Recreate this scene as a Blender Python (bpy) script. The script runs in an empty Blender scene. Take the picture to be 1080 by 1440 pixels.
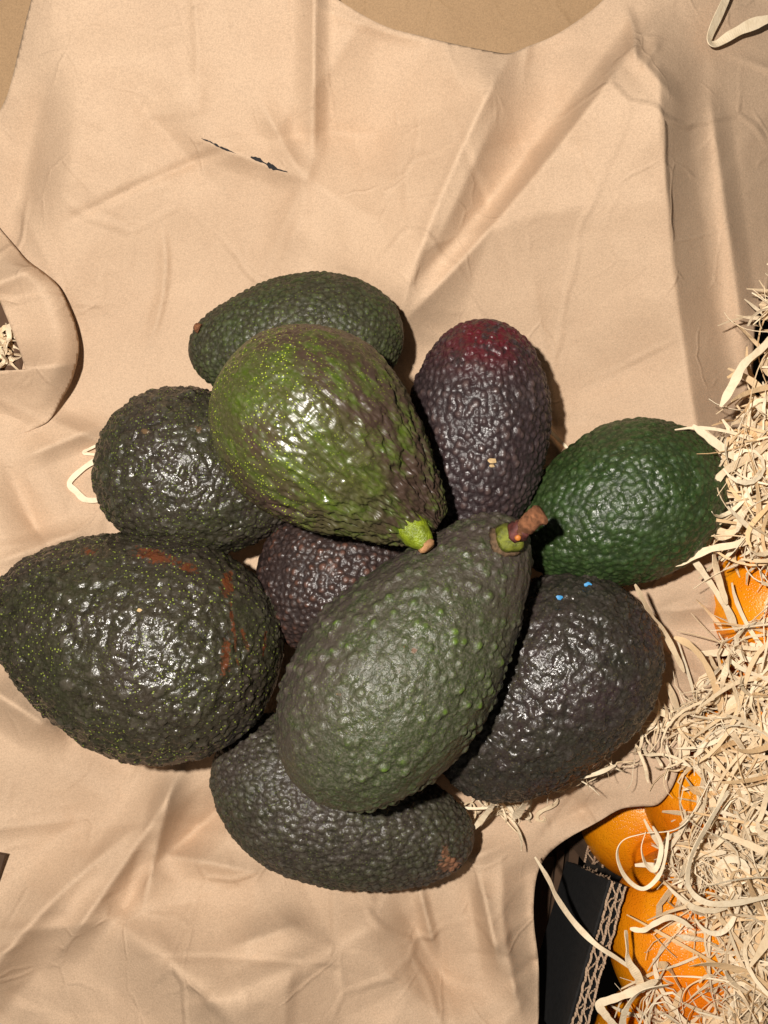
import bpy, math, random
import numpy as np
from mathutils import Vector, kdtree

random.seed(7); RNG = np.random.default_rng(11)
S = bpy.context.scene
C = S.collection

# ------------------------------------------------------------------ camera, light, exposure
H, F = 0.35, 1200.0                       # camera height (m), focal length in photo pixels (photo 1080 x 1440)
cam = bpy.data.cameras.new('camera'); camo = bpy.data.objects.new('camera', cam); C.objects.link(camo)
camo.location = (0, 0, H); camo.rotation_euler = (0, 0, 0)
cam.sensor_fit = 'VERTICAL'; cam.sensor_height = 24.0; cam.lens = 24.0 * F / 1440.0
cam.clip_start = 0.01; cam.clip_end = 50
S.camera = camo
S.render.resolution_x, S.render.resolution_y = 768, 1024

W = bpy.data.worlds.new('World'); S.world = W; W.use_nodes = True
W.node_tree.nodes['Background'].inputs[0].default_value = (1.0, 0.90, 0.80, 1)
W.node_tree.nodes['Background'].inputs[1].default_value = 0.06

fl = bpy.data.lights.new('flash_lamp', 'POINT'); flo = bpy.data.objects.new('flash_lamp', fl); C.objects.link(flo)
fl.energy = 9.7; fl.color = (1.0, 0.935, 0.86); fl.shadow_soft_size = 0.005
flo.location = (-0.052, 0.030, 0.40)

S.view_settings.view_transform = 'Standard'; S.view_settings.look = 'None'
S.view_settings.exposure = 0; S.view_settings.gamma = 1
S.view_settings.use_curve_mapping = False
S.render.engine = 'CYCLES'

# ------------------------------------------------------------------ helpers
def P(u, v, z):
    k = (H - z) / F
    return Vector(((u - 540) * k, (720 - v) * k, z))

def sm(x, a=0.0, b=1.0):
    t = np.clip((x - a) / (b - a), 0, 1)
    return t * t * (3 - 2 * t)

_perm = RNG.random((64, 64, 64))
def vnoise(p):
    p = np.asarray(p, float)
    i = np.floor(p).astype(int); f = p - i; f = f * f * (3 - 2 * f)
    i0 = i & 63; i1 = (i + 1) & 63
    x0, y0, z0 = i0.T; x1, y1, z1 = i1.T; fx, fy, fz = f.T
    def L(a, b, t): return a + (b - a) * t
    return L(L(L(_perm[x0, y0, z0], _perm[x1, y0, z0], fx), L(_perm[x0, y1, z0], _perm[x1, y1, z0], fx), fy),
             L(L(_perm[x0, y0, z1], _perm[x1, y0, z1], fx), L(_perm[x0, y1, z1], _perm[x1, y1, z1], fx), fy), fz)
def fbm(p, o=3):
    p = np.asarray(p, float); s = 0; a = 1; t = 0
    for k in range(o):
        s = s + a * vnoise(p * 2 ** k + 17.3 * k); t += a; a *= 0.5
    return s / t

def mesh(name, verts, faces, mat=None, parent=None, smooth=True, attrs=None):
    me = bpy.data.meshes.new(name)
    me.from_pydata([tuple(map(float, v)) for v in verts] if not isinstance(verts, np.ndarray) else verts.tolist(), [],
                   faces.tolist() if isinstance(faces, np.ndarray) else faces)
    if smooth: me.polygons.foreach_set('use_smooth', [True] * len(me.polygons))
    if attrs:
        for k, a in attrs.items():
            at = me.attributes.new(k, 'FLOAT', 'POINT'); at.data.foreach_set('value', np.asarray(a, np.float32))
    if mat: me.materials.append(mat)
    o = bpy.data.objects.new(name, me); C.objects.link(o)
    if parent: o.parent = parent
    return o

def tag(o, label=None, cat=None, group=None, kind=None):
    if label: o['label'] = label
    if cat: o['category'] = cat
    if group: o['group'] = group
    if kind: o['kind'] = kind
    return o

def empty(name, loc):
    o = bpy.data.objects.new(name, None); C.objects.link(o); o.location = loc
    o.empty_display_size = 0.01
    return o

def child(o, parent):
    o.parent = parent; o.matrix_parent_inverse = parent.matrix_basis.inverted()
    return o

# ---- node helper
class NT:
    def __init__(s, name):
        s.m = bpy.data.materials.new(name); s.m.use_nodes = True
        s.t = s.m.node_tree; s.b = s.t.nodes['Principled BSDF']
    def n(s, typ, **k):
        x = s.t.nodes.new(typ)
        for a, v in k.items(): setattr(x, a, v)
        return x
    def set(s, sock, v):
        if hasattr(v, 'is_output'): s.t.links.new(v, sock)
        elif isinstance(v, (tuple, list)) and len(v) == 3 and sock.type == 'RGBA': sock.default_value = (*v, 1)
        else: sock.default_value = v
    def coord(s, scale=(1, 1, 1), kind='Object'):
        tc = s.n('ShaderNodeTexCoord'); mp = s.n('ShaderNodeMapping')
        mp.inputs['Scale'].default_value = scale
        s.t.links.new(tc.outputs[kind], mp.inputs['Vector']); return mp.outputs[0]
    def noise(s, vec, scale, detail=3, rough=0.5, dist=0):
        x = s.n('ShaderNodeTexNoise'); s.set(x.inputs['Vector'], vec)
        x.inputs['Scale'].default_value = scale; x.inputs['Detail'].default_value = detail
        x.inputs['Roughness'].default_value = rough; x.inputs['Distortion'].default_value = dist
        return x.outputs['Fac']
    def voro(s, vec, scale, out='Distance', rand=1.0, feature='F1'):
        x = s.n('ShaderNodeTexVoronoi', feature=feature); s.set(x.inputs['Vector'], vec)
        x.inputs['Scale'].default_value = scale; x.inputs['Randomness'].default_value = rand
        return x.outputs[out]
    def attr(s, name):
        x = s.n('ShaderNodeAttribute'); x.attribute_name = name; return x.outputs['Fac']
    def mr(s, v, a, b, c=0.0, d=1.0, smooth=True):
        x = s.n('ShaderNodeMapRange', interpolation_type='SMOOTHSTEP' if smooth else 'LINEAR')
        s.set(x.inputs['Value'], v)
        for i, q in zip(('From Min', 'From Max', 'To Min', 'To Max'), (a, b, c, d)): x.inputs[i].default_value = q
        return x.outputs[0]
    def math(s, op, a, b=0.0):
        x = s.n('ShaderNodeMath', operation=op); s.set(x.inputs[0], a); s.set(x.inputs[1], b); return x.outputs[0]
    def mix(s, f, a, b, mode='MIX'):
        x = s.n('ShaderNodeMix', data_type='RGBA', blend_type=mode)
        s.set(x.inputs[0], f); s.set(x.inputs[6], a); s.set(x.inputs[7], b); return x.outputs[2]
    def bump(s, h, strength, dist, prev=None):
        x = s.n('ShaderNodeBump'); s.set(x.inputs['Height'], h)
        x.inputs['Strength'].default_value = strength; x.inputs['Distance'].default_value = dist
        if prev is not None: s.t.links.new(prev, x.inputs['Normal'])
        return x.outputs[0]
    def out(s, **k):
        for a, v in k.items(): s.set(s.b.inputs[a.replace('_', ' ')], v)
        return s.m

# ------------------------------------------------------------------ materials
def paper_mat(name, col, dark, spk=1.0):
    t = NT(name); v = t.coord()
    big = t.noise(v, 22, 5, 0.65); fib = t.noise(v, 1500, 4, 0.7)
    vs = t.coord((1, 5, 1)); fib2 = t.noise(vs, 380, 4, 0.7); vx = t.coord((5, 1, 1)); fib3 = t.noise(vx, 330, 4, .7)
    c = t.mix(t.mr(big, .35, .7), col, dark)
    c = t.mix(t.math('MULTIPLY', t.mr(fib, .42, .62), .42), c, tuple(x * .62 for x in col))
    gr = t.noise(v, 2600, 2, .6); c = t.mix(t.math('MULTIPLY', t.mr(gr, .5, .68), .40), c, tuple(min(1, x * 1.3) for x in col))
    c = t.mix(t.math('MULTIPLY', t.mr(fib2, .45, .8), .40), c, tuple(min(1, x * 1.16) for x in col))
    c = t.mix(t.math('MULTIPLY', t.mr(fib3, .5, .8), .30), c, tuple(x * .8 for x in col))
    for sc, th, k, cm in ((420, .10, .6, .4), (900, .13, .5, .5), (240, .06, .5, .55)):
        sp = t.voro(vs if sc == 900 else v, sc, rand=1.0); sg = t.noise(v, sc * .35, 3, .7)
        c = t.mix(t.math('MULTIPLY', t.mr(sp, th * .4, th * 1.4, 1, 0), t.mr(sg, .55, .68, 0, k * spk)), c, tuple(x * cm for x in col))
    sp2 = t.voro(vx, 300); sg = t.noise(v, 170, 2)
    c = t.mix(t.math('MULTIPLY', t.mr(sp2, .03, .12, .6 * spk, 0), t.mr(sg, .5, .62)), c, tuple(min(1, x * 1.35) for x in col))
    b = t.bump(t.noise(v, 900, 3, .7), .28, .0005)
    b = t.bump(t.noise(v, 60, 2, .5, .4), .10, .003, b)
    for sc, wd, st_, dist, off in ((17, .035, .5, .0011, 3.0), (46, .05, .38, .0006, 7.0)):   # hairline creases
        tc = t.n('ShaderNodeTexCoord'); mp = t.n('ShaderNodeMapping'); mp.inputs['Location'].default_value = (off, off * .7, 0); mp.inputs['Scale'].default_value = (1, 1, .15)
        t.t.links.new(tc.outputs['Object'], mp.inputs['Vector'])
        nz = t.n('ShaderNodeTexNoise'); t.set(nz.inputs['Vector'], mp.outputs[0]); nz.inputs['Scale'].default_value = sc * 1.5
        mx = t.n('ShaderNodeMix', data_type='VECTOR'); mx.inputs[0].default_value = .012 if sc < 30 else .006
        t.set(mx.inputs[4], mp.outputs[0]); t.set(mx.inputs[5], nz.outputs['Color'])
        ed = t.voro(mx.outputs[1], sc, 'Distance', 1.0, 'DISTANCE_TO_EDGE')
        msk = t.mr(t.noise(mp.outputs[0], sc * .9, 2), .46, .62)
        hh = t.math('MULTIPLY', t.mr(ed, 0, wd, 1, 0), msk)
        b = t.bump(hh, st_, dist, b)
    return t.out(Base_Color=c, Roughness=.72, Normal=b, Specular_IOR_Level=.25)

M_paper = paper_mat('kraft_paper', (.575, .410, .274), (.52, .362, .238))
M_board = paper_mat('cardboard', (.42, .27, .145), (.37, .235, .125), .8)
M_kraft = paper_mat('kraft_edge', (.52, .37, .25), (.42, .29, .19), .5)

def simple(name, col, rough=.6, var=.3, scale=80, bump=.2, spec=.4, bd=.0005):
    t = NT(name); v = t.coord()
    c = t.mix(t.mr(t.noise(v, scale, 4, .6), .3, .7), col, tuple(x * (1 - var) for x in col))
    return t.out(Base_Color=c, Roughness=rough, Normal=t.bump(t.noise(v, scale * 6, 3, .6), bump, bd), Specular_IOR_Level=spec)
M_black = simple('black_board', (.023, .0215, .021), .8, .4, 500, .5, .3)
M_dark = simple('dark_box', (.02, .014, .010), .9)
M_brownwall = simple('brown_and_shade', (.10, .055, .03), .9)  # dark brown; also paints shade into flute walls and the flap gap
M_stemgreen = simple('stem_green', (.21, .27, .012), .38, .6, 260, .5, .5, .0012)
M_stemolive = simple('stem_olive', (.20, .22, .025), .42, .65, 420, .6, .45, .001)
M_collar = simple('dried_collar', (.16, .10, .055), .8, .6, 600, .8, .2)
M_cut = simple('stem_cut', (.42, .22, .10), .8, .5, 500, .6, .2)
M_wood = simple('stem_wood', (.36, .15, .07), .8, .65, 420, .9, .2, .001)
M_joint = simple('stem_joint', (.12, .030, .024), .6, .6, 500, .4, .4)
M_bud = simple('stem_bud', (.55, .18, .03), .5, .3, 300, .3, .4)
M_tear = simple('tear_ink', (.025, .023, .024), .9)
M_speck = simple('blue_speck', (.05, .30, .62), .5)
M_tan = simple('tan_speck', (.50, .34, .16), .7, .4, 600)

def wool_mat(name='wood_wool', k=1.0):
    t = NT(name); r = t.attr('rnd'); v = t.coord()
    c = t.mix(t.mr(r, 0, 1, smooth=False), (.85 * k, .72 * k, .52 * k), (.70 * k, .46 * k, .23 * k))
    c = t.mix(t.math('MULTIPLY', t.mr(t.noise(v, 300, 4, .6), .4, .75), .35), c, (.52 * k, .36 * k, .19 * k))
    b = t.bump(t.noise(v, 900, 3), .4, .0004)
    t.out(Base_Color=c, Roughness=.6, Normal=b, Specular_IOR_Level=.3)
    return t.m
M_wool = wool_mat()

def orange_mat():
    t = NT('orange_peel'); v = t.coord()
    c = t.mix(t.mr(t.noise(v, 30, 3), .3, .7), (.86, .31, .004), (.76, .19, .003))
    po = t.voro(v, 1150)
    c = t.mix(t.mr(po, .05, .35, .45, 0), c, (.58, .13, .002))
    c = t.mix(t.mr(t.noise(v, 170, 5, .7), .55, .75, 0, .5), c, (.62, .15, .003))
    b = t.bump(t.mr(po, 0, .5), .5, .00035); b = t.bump(t.noise(v, 140, 4), .4, .0015, b)
    return t.out(Base_Color=c, Roughness=.32, Normal=b, Specular_IOR_Level=.5)
M_orange = orange_mat()

def avo_mat(name, A, B, V, tip, tipamt=.5, lime=None, limeamt=0., limescale=500, endcol=None, rough=.42, bloom=.2,
            bloomcol=(.11, .10, .085), scarcol=(.16, .045, .018), spec=.5, patch=18, fine=.5, streak=1.0, mott=None):
    t = NT(name); v = t.coord(); vst = t.coord((streak, 1, 1))
    pn = t.noise(vst, patch, 4, .6, .5)
    c = t.mix(t.mr(pn, .38, .62), A, B)
    bm = t.attr('bmp'); cell = t.attr('cell')
    c = t.mix(t.math('MULTIPLY', t.mr(bm, .0, .45, 1, 0), .75), c, V)  # hollows between bumps darkened: shade painted into the skin colour
    fn = t.noise(vst, 1000, 3, .7); mid = t.noise(vst, 190, 5, .7)
    c = t.mix(t.mr(mid, .35, .68, 0, .55), c, mott or B)
    c = t.mix(t.math('MULTIPLY', t.mr(fn, .40, .72), bloom), c, bloomcol)
    tp = t.math('MULTIPLY', t.math('MULTIPLY', t.mr(bm, .55, .95), tipamt), t.mr(cell, .25, .8))
    c = t.mix(tp, c, tip)  # bump tips: own tint, with lit tops painted lighter
    if endcol:
        e = t.attr('ext'); c = t.mix(t.math('MULTIPLY', e, t.mr(t.noise(vst, 170, 5, .7), .36, .56)), c, endcol)
    if lime:
        d = t.voro(v, limescale); g = t.noise(v, 38, 3)
        k = t.math('MULTIPLY', t.mr(d, .14, .26, 1, 0), t.mr(g, .32, .52, .1, limeamt))
        k = t.math('MULTIPLY', k, t.attr('lim'))
        c = t.mix(k, c, lime)
    sc = t.attr('scar')
    sk = t.mr(t.math('ADD', sc, t.mr(t.noise(v, 520, 5, .75), .25, .75, -.75, .5, False)), .30, .62)
    sk = t.math('MULTIPLY', t.math('MULTIPLY', sk, t.mr(sc, .02, .2)), t.mr(bm, .05, .5, .45, .95))
    c = t.mix(sk, c, scarcol)
    rn = t.noise(v, 160, 4, .6)
    ro = t.mr(rn, .3, .7, rough - .12, rough + .08)
    b = t.bump(t.noise(vst, 640, 2, .6), fine, .0009)
    t.out(Base_Color=c, Roughness=ro, Normal=b, Specular_IOR_Level=spec)
    return t.m

# ------------------------------------------------------------------ sheets (paper, card): height over the ground plan
def poly_inside(pts, poly):
    x, y = pts[:, 0], pts[:, 1]; ins = np.zeros(len(pts), bool); n = len(poly)
    for i in range(n):
        x0, y0 = poly[i]; x1, y1 = poly[(i + 1) % n]
        if y0 == y1: continue
        c = ((y0 > y) != (y1 > y)) & (x < (x1 - x0) * (y - y0) / (y1 - y0) + x0)
        ins ^= c
    return ins
def poly_nearest(pts, poly):
    best = np.full(len(pts), 1e18); q = pts.copy(); n = len(poly)
    for i in range(n):
        a = np.array(poly[i], float); b = np.array(poly[(i + 1) % n], float); d = b - a
        t = np.clip(((pts - a) @ d) / (d @ d), 0, 1)[:, None]
        c = a + t * d; ds = ((pts - c) ** 2).sum(1); m = ds < best
        best[m] = ds[m]; q[m] = c[m]
    return q
def catmull(pts, n=8, closed=False):
    pts = [np.array(p, float) for p in pts]; out = []
    m = len(pts); rng = m if closed else m - 1
    for i in range(rng):
        if closed: p0, p1, p2, p3 = pts[(i - 1) % m], pts[i], pts[(i + 1) % m], pts[(i + 2) % m]
        else: p0, p1, p2, p3 = pts[max(i - 1, 0)], pts[i], pts[i + 1], pts[min(i + 2, m - 1)]
        for k in range(n):
            t = k / n
            out.append(.5 * ((2 * p1) + (-p0 + p2) * t + (2 * p0 - 5 * p1 + 4 * p2 - p3) * t * t + (-p0 + 3 * p1 - 3 * p2 + p3) * t ** 3))
    if not closed: out.append(pts[-1])
    return np.array(out)

def sheet(name, outline, step, hfun, mat, parent=None, thick=.00035):
    o = np.array(outline, float); mn = o.min(0) - step; mx = o.max(0) + step
    us = np.arange(mn[0], mx[0], step); vs = np.arange(mn[1], mx[1], step)
    nu, nv = len(us), len(vs)
    U, V = np.meshgrid(us, vs); pts = np.stack([U.ravel(), V.ravel()], 1)
    idx = np.arange(nu * nv).reshape(nv, nu)
    q = np.stack([idx[:-1, :-1], idx[1:, :-1], idx[1:, 1:], idx[:-1, 1:]], -1).reshape(-1, 4)
    cen = pts[q].mean(1); q = q[poly_inside(cen, outline)]
    cnt = np.bincount(q.ravel(), minlength=nu * nv)
    bd = (cnt > 0) & (cnt < 4)
    pts[bd] = poly_nearest(pts[bd], outline)
    used = np.nonzero(cnt)[0]; remap = -np.ones(nu * nv, int); remap[used] = np.arange(len(used))
    pts = pts[used]; q = remap[q]
    z = hfun(pts[:, 0], pts[:, 1]); k = (H - z) / F
    co = np.stack([(pts[:, 0] - 540) * k, (720 - pts[:, 1]) * k, z], 1)
    ob = mesh(name, co, q, mat, parent)
    if thick:
        so = ob.modifiers.new('thickness', 'SOLIDIFY'); so.thickness = thick; so.offset = -1
    return ob

def crease(u, v, a, b, amp, wl, wr, soft=4.0, fade=.25, curve=0.0):
    """a fold running from a to b (ridge if amp > 0); wl / wr: reach on its two sides"""
    a = np.array(a, float); b = np.array(b, float); d = b - a; L = np.hypot(*d); d = d / L
    t = ((u - a[0]) * d[0] + (v - a[1]) * d[1]) / L
    s = -(u - a[0]) * d[1] + (v - a[1]) * d[0] + curve * (4 * t * (1 - t)) * L
    w = np.where(s < 0, wl, wr); x = np.sqrt(s * s + soft * soft) - soft
    pr = np.clip(1 - x / w, 0, 1); pr = pr * pr * (1.6 - .6 * pr) if False else pr ** 1.5
    win = sm(t, -fade, fade) * sm(-t, -1 - fade, -1 + fade)
    return amp * pr * win

CR = [  # hand placed folds: start, end, height, reach left of travel, reach right
    ((895, 60), (590, 430), .012, 230, 34, 1.5, .18, .02),
    ((712, 85), (560, 450), .022, 100, 240, 3, .15, -.03),
    ((443, -40), (440, 205), .0045, 26, 34, 2, .12, 0),
    ((440, 190), (400, 360), .003, 50, 60, 5, .3, .05),
    ((925, 90), (990, 660), .016, 80, 190, 4, .15, -.02),
    ((1000, 150), (1045, 480), .004, 30, 40, 3, .2, 0),
    ((888, 70), (950, 140), .0022, 24, 26, 1, .3, 0),
    ((885, 20), (893, 85), .0022, 14, 20, 1, .3, .05),
    ((905, 95), (925, 60), .0016, 12, 12, 1, .3, 0),
    ((180, 130), (300, 260), -.004, 60, 70, 6, .3, 0),
    ((290, 200), (420, 250), .003, 40, 30, 3, .3, 0),
    ((420, 240), (370, 150), .003, 30, 30, 3, .3, 0),
    ((60, 130), (20, 330), -.006, 70, 60, 14, .3, 0),
    ((230, 330), (215, 470), .0018, 12, 18, 1.5, .3, .06),
    ((540, 330), (500, 200), -.003, 60, 60, 8, .3, 0),
    ((-40, 1400), (170, 1180), .009, 70, 60, 6, .2, .03),
    ((90, 1330), (250, 1095), .008, 55, 42, 4, .2, -.02),
    ((205, 1260), (240, 1110), .006, 30, 50, 3, .25, 0),
    ((220, 1215), (330, 1120), -.006, 50, 45, 5, .25, 0),
    ((225, 1200), (350, 1225), .004, 40, 35, 4, .3, 0),
    ((330, 1330), (420, 1300), .004, 60, 40, 5, .3, 0),
    ((150, 1290), (330, 1440), .007, 110, 90, 12, .3, .04),
    ((330, 1400), (560, 1290), .009, 100, 130, 14, .3, 0),
    ((560, 1270), (640, 1400), -.006, 80, 70, 8, .3, 0),
    ((590, 1250), (610, 1330), .003, 14, 18, 2, .3, 0),
    ((675, 1235), (700, 1350), .006, 30, 26, 3, .25, 0),
    ((705, 1225), (730, 1420), .006, 40, 50, 4, .2, -.03),
    ((650, 1215), (790, 1150), .006, 40, 60, 5, .25, 0),
    ((700, 1190), (840, 1130), -.004, 40, 40, 4, .25, 0),
    ((0, 790), (120, 745), .005, 30, 40, 3, .3, 0),
    ((10, 660), (60, 760), -.005, 50, 50, 8, .3, 0),
    ((40, 640), (140, 600), .005, 40, 30, 3, .3, 0),
    ((70, 590), (150, 625), .003, 25, 30, 3, .3, 0),
    ((-30, 960), (80, 1030), .008, 60, 50, 6, .25, 0),
    ((60, 1010), (200, 1090), -.004, 60, 60, 8, .3, 0),
    ((930, 860), (1010, 850), .004, 40, 30, 3, .3, 0),
    ((880, 870), (990, 960), .004, 30, 40, 3, .3, 0),
    ((790, 640), (740, 570), .003, 22, 18, 2, .3, 0),
    ((800, 560), (960, 480), -.003, 80, 80, 10, .3, 0),
    ((620, 330), (690, 180), .004, 40, 50, 5, .3, 0),
]
CR = [(a, b, h * (1.6 if a[1] > 900 else 1.25 if h < .01 else 1.0), wl * .85, wr * .85, so * .6, fa, cu) for a, b, h, wl, wr, so, fa, cu in CR]
for k in range(60):
    x, y = RNG.uniform(-100, 1100), RNG.uniform(-100, 1550); an = RNG.uniform(0, math.pi); L = RNG.uniform(50, 260)
    CR.append(((x, y), (x + L * math.cos(an), y + L * math.sin(an)), RNG.choice((-1, 1)) * RNG.uniform(.0005, .0016),
               RNG.uniform(6, 22), RNG.uniform(6, 22), .8, .3, RNG.uniform(-.05, .05)))
for k in range(30):
    x, y = RNG.uniform(-100, 1100), RNG.uniform(-100, 1550); an = RNG.uniform(0, math.pi); L = RNG.uniform(40, 190)
    CR.append(((x, y), (x + L * math.cos(an), y + L * math.sin(an)), RNG.uniform(-.0016, .0022),
               RNG.uniform(12, 70), RNG.uniform(12, 70), RNG.uniform(1.5, 8), .35, RNG.uniform(-.08, .08)))

from mathutils.geometry import delaunay_2d_cdt
def facet_layer(sp, seed):
    r = np.random.default_rng(seed); pts = []
    for y in np.arange(-260, 1720, sp):
        for x in np.arange(-260, 1360, sp): pts.append((x + r.uniform(-.48, .48) * sp, y + r.uniform(-.48, .48) * sp))
    res = delaunay_2d_cdt([Vector(p) for p in pts], [], [], 0, 1e-6)
    vs = np.array([tuple(p) for p in res[0]]); tr = np.array([tuple(f) for f in res[2]])
    hh = r.uniform(-.5, .5, len(vs)) * (1 + (r.random(len(vs)) < .2) * .9)
    return vs, tr, hh
FAC = [facet_layer(200, 3), facet_layer(62, 5), facet_layer(27, 8)]
def facets(k, u, v):
    vs, tr, hh = FAC[k]; out = np.zeros(len(u))
    if len(u) > 4000:
        order = np.argsort(v); vv = v[order]
    else: order = np.arange(len(u))[np.argsort(v)]; vv = v[order]
    for t in tr:
        a, b, c = vs[t]; lo, hi = min(a[1], b[1], c[1]), max(a[1], b[1], c[1])
        i0, i1 = np.searchsorted(vv, lo), np.searchsorted(vv, hi, 'right')
        if i1 <= i0: continue
        id_ = order[i0:i1]; x, y = u[id_], v[id_]
        m = (x >= min(a[0], b[0], c[0])) & (x <= max(a[0], b[0], c[0])); id_ = id_[m]
        if not len(id_): continue
        x, y = u[id_], v[id_]
        d = (b[1] - c[1]) * (a[0] - c[0]) + (c[0] - b[0]) * (a[1] - c[1])
        if abs(d) < 1e-9: continue
        l1 = ((b[1] - c[1]) * (x - c[0]) + (c[0] - b[0]) * (y - c[1])) / d
        l2 = ((c[1] - a[1]) * (x - c[0]) + (a[0] - c[0]) * (y - c[1])) / d
        l3 = 1 - l1 - l2; m = (l1 >= -1e-9) & (l2 >= -1e-9) & (l3 >= -1e-9)
        out[id_[m]] = (l1 * hh[t[0]] + l2 * hh[t[1]] + l3 * hh[t[2]])[m]
    return out
def crumple(u, v):
    wu = u + 26 * (fbm(np.stack([u / 90, v / 90, u * 0 + 1.7], 1), 2) - .5); wv = v + 26 * (fbm(np.stack([u / 90, v / 90, u * 0 + 8.7], 1), 2) - .5)
    z = 0
    for dx, dy in ((-4, 0), (4, 0), (0, -4), (0, 4)): z = z + .25 * .0150 * facets(0, wu + dx, wv + dy)
    m = .25 + .75 * sm(fbm(np.stack([u / 160, v / 160, u * 0 + 21], 1), 2), .35, .65)
    m2 = sm(fbm(np.stack([u / 110, v / 110, u * 0 + 31], 1), 2), .45, .7)
    for dx, dy in ((-2, 0), (2, 0), (0, -2), (0, 2)): z = z + .25 * .0022 * m * facets(1, wu + dx * .6, wv + dy * .6)
    return z + .0007 * m2 * facets(2, u, v)

def h_paper(u, v):
    z = .045 * sm(-v, -560, 160) - .016 * sm(u, 930, 1180) * sm(-v, -760, -300) + .010 * sm(u, 860, 1060) * sm(v, 600, 800)
    z = z - .020 * sm(-u, -110, 90) * sm(-v, -430, -260) - .020 * sm(-u, -260, 60) * sm(v, 1260, 1480)
    z = z + .018 * sm(-u, -220, 160)
    z = z + .022 * sm(v, 1180, 1520) * sm(-u, -760, -300) + .012 * sm(v, 1180, 1500)
    z = z - .008 * np.exp(-(((u - 500) / 330) ** 2 + ((v - 820) / 330) ** 2))
    q = np.stack([u / 170, v / 170, u * 0 + 3.1], 1)
    z = z + .004 * (fbm(q, 2) - .5) + crumple(u, v)
    for a, b, amp, wl, wr, so, fa, cu in CR: z = z + crease(u, v, a, b, amp, wl, wr, so, fa, cu)
    # right-hand lip turned slightly up
    z = z + .006 * sm(u - .35 * (v - 1180), 760, 960) * sm(v, 980, 1100)
    return z
_gu, _gv = np.arange(-200, 1204, 4.0), np.arange(-200, 1644, 4.0)
_GU, _GV = np.meshgrid(_gu, _gv); _GH = h_paper(_GU.ravel(), _GV.ravel()).reshape(_GU.shape)
def hgrid(u, v):
    a = np.clip((np.asarray(u, float) + 200) / 4, 0, len(_gu) - 2); b = np.clip((np.asarray(v, float) + 200) / 4, 0, len(_gv) - 2)
    i, j = np.floor(a).astype(int), np.floor(b).astype(int); f, g = a - i, b - j
    return (_GH[j, i] * (1 - f) + _GH[j, i + 1] * f) * (1 - g) + (_GH[j + 1, i] * (1 - f) + _GH[j + 1, i + 1] * f) * g
def hp1(u, v): return float(hgrid(u, v))

out_main = [(-160, 150), (-30, 200)] + [tuple(p) for p in catmull([(0, 155), (12, 128), (24, 80), (36, 30), (47, -20), (60, -140)], 5)] + \
    [(440, -140), (455, -30)] + [tuple(p) for p in catmull([(470, -4), (505, 18), (545, 38), (590, 50), (640, 62), (690, 72), (716, 75), (740, 66), (775, 52), (805, 34), (835, 12), (860, -12)], 4)] + \
    [(930, -140), (1190, -140), (1190, 180)] + \
    [tuple(p) for p in catmull([(1110, 330), (1085, 400), (1066, 445), (1060, 490), (1058, 545), (1054, 600), (1052, 660), (1056, 740), (1052, 800), (1025, 850), (1012, 900), (1006, 950), (988, 1005),
     (962, 1060), (946, 1105), (925, 1131), (900, 1134), (872, 1138), (840, 1156), (800, 1178), (772, 1200), (757, 1225), (751, 1260), (751, 1300), (757, 1350), (758, 1400), (757, 1450), (752, 1600)], 5)] + \
    [(-160, 1600)]
paper = sheet('paper_sheet', out_main, 3.2, h_paper, M_paper)
tag(paper, 'crumpled brown kraft paper sheet that the avocados lie on', 'paper')
# ink-dark torn slit in the paper
def jag(path, w):
    c = catmull(path, 6); up, dn = [], []
    for k, q in enumerate(c):
        e = k / (len(c) - 1); ww = w * (.25 + math.sin(math.pi * e)) * random.uniform(.15, 1.1)
        up.append((q[0] + random.uniform(-1, 1), q[1] - ww)); dn.append((q[0] + random.uniform(-1, 1), q[1] + ww * .7))
    return up, dn
for path, w in (([(282, 194), (296, 200), (312, 208), (332, 216)], 2.2), ([(352, 221), (368, 227), (384, 236), (404, 242)], 4.6)):
    up, dn = jag(path, w); n_ = len(up)
    fr = [P(a, b, hp1(a, b) + .0005) for a, b in up + dn]
    child(mesh('tear', fr, [(k, k + 1, n_ + k + 1, n_ + k) for k in range(n_ - 1)], M_tear, None, False), paper)

# folded flap of the sheet at the left
edge = [(-20, 296), (0, 322), (20, 345), (36, 364), (60, 382), (82, 402), (98, 435), (108, 465), (111, 495), (101, 535), (85, 565), (68, 592), (45, 604), (22, 613)]
flap_out = [(-170, 250)] + [tuple(p) for p in catmull(edge, 5)] + [(-40, 640), (-170, 660), (-170, 560), (-40, 535), (0, 522), (36, 520), (30, 500), (16, 462), (0, 424), (-30, 380), (-170, 360)]
def h_flap(u, v):
    lift = sm(-v, -615, -500) * sm(v, 300, 400)
    z = hgrid(u * 0 + 60, v) * .7 + hgrid(u, v) * .3 + .0015 + .014 * lift - .004 * sm(-u, -100, -10) * lift
    ee = np.array(catmull(edge[1:-1], 6)); ue = np.interp(v, ee[:, 1], ee[:, 0])
    z = z - .0085 * np.clip((u - (ue - 34)) / 34, 0, 1) ** 1.8 * lift
    z = z + crease(u, v, (-40, 415), (60, 372), .006, 40, 30, 2, .3) + crease(u, v, (-60, 526), (108, 512), .011, 60, 70, 1.5, .3)
    return z
flap = child(sheet('folded_flap', flap_out, 3.0, h_flap, M_paper), paper)
flap['label'] = 'curled paper flap folded over at the left edge'

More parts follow.
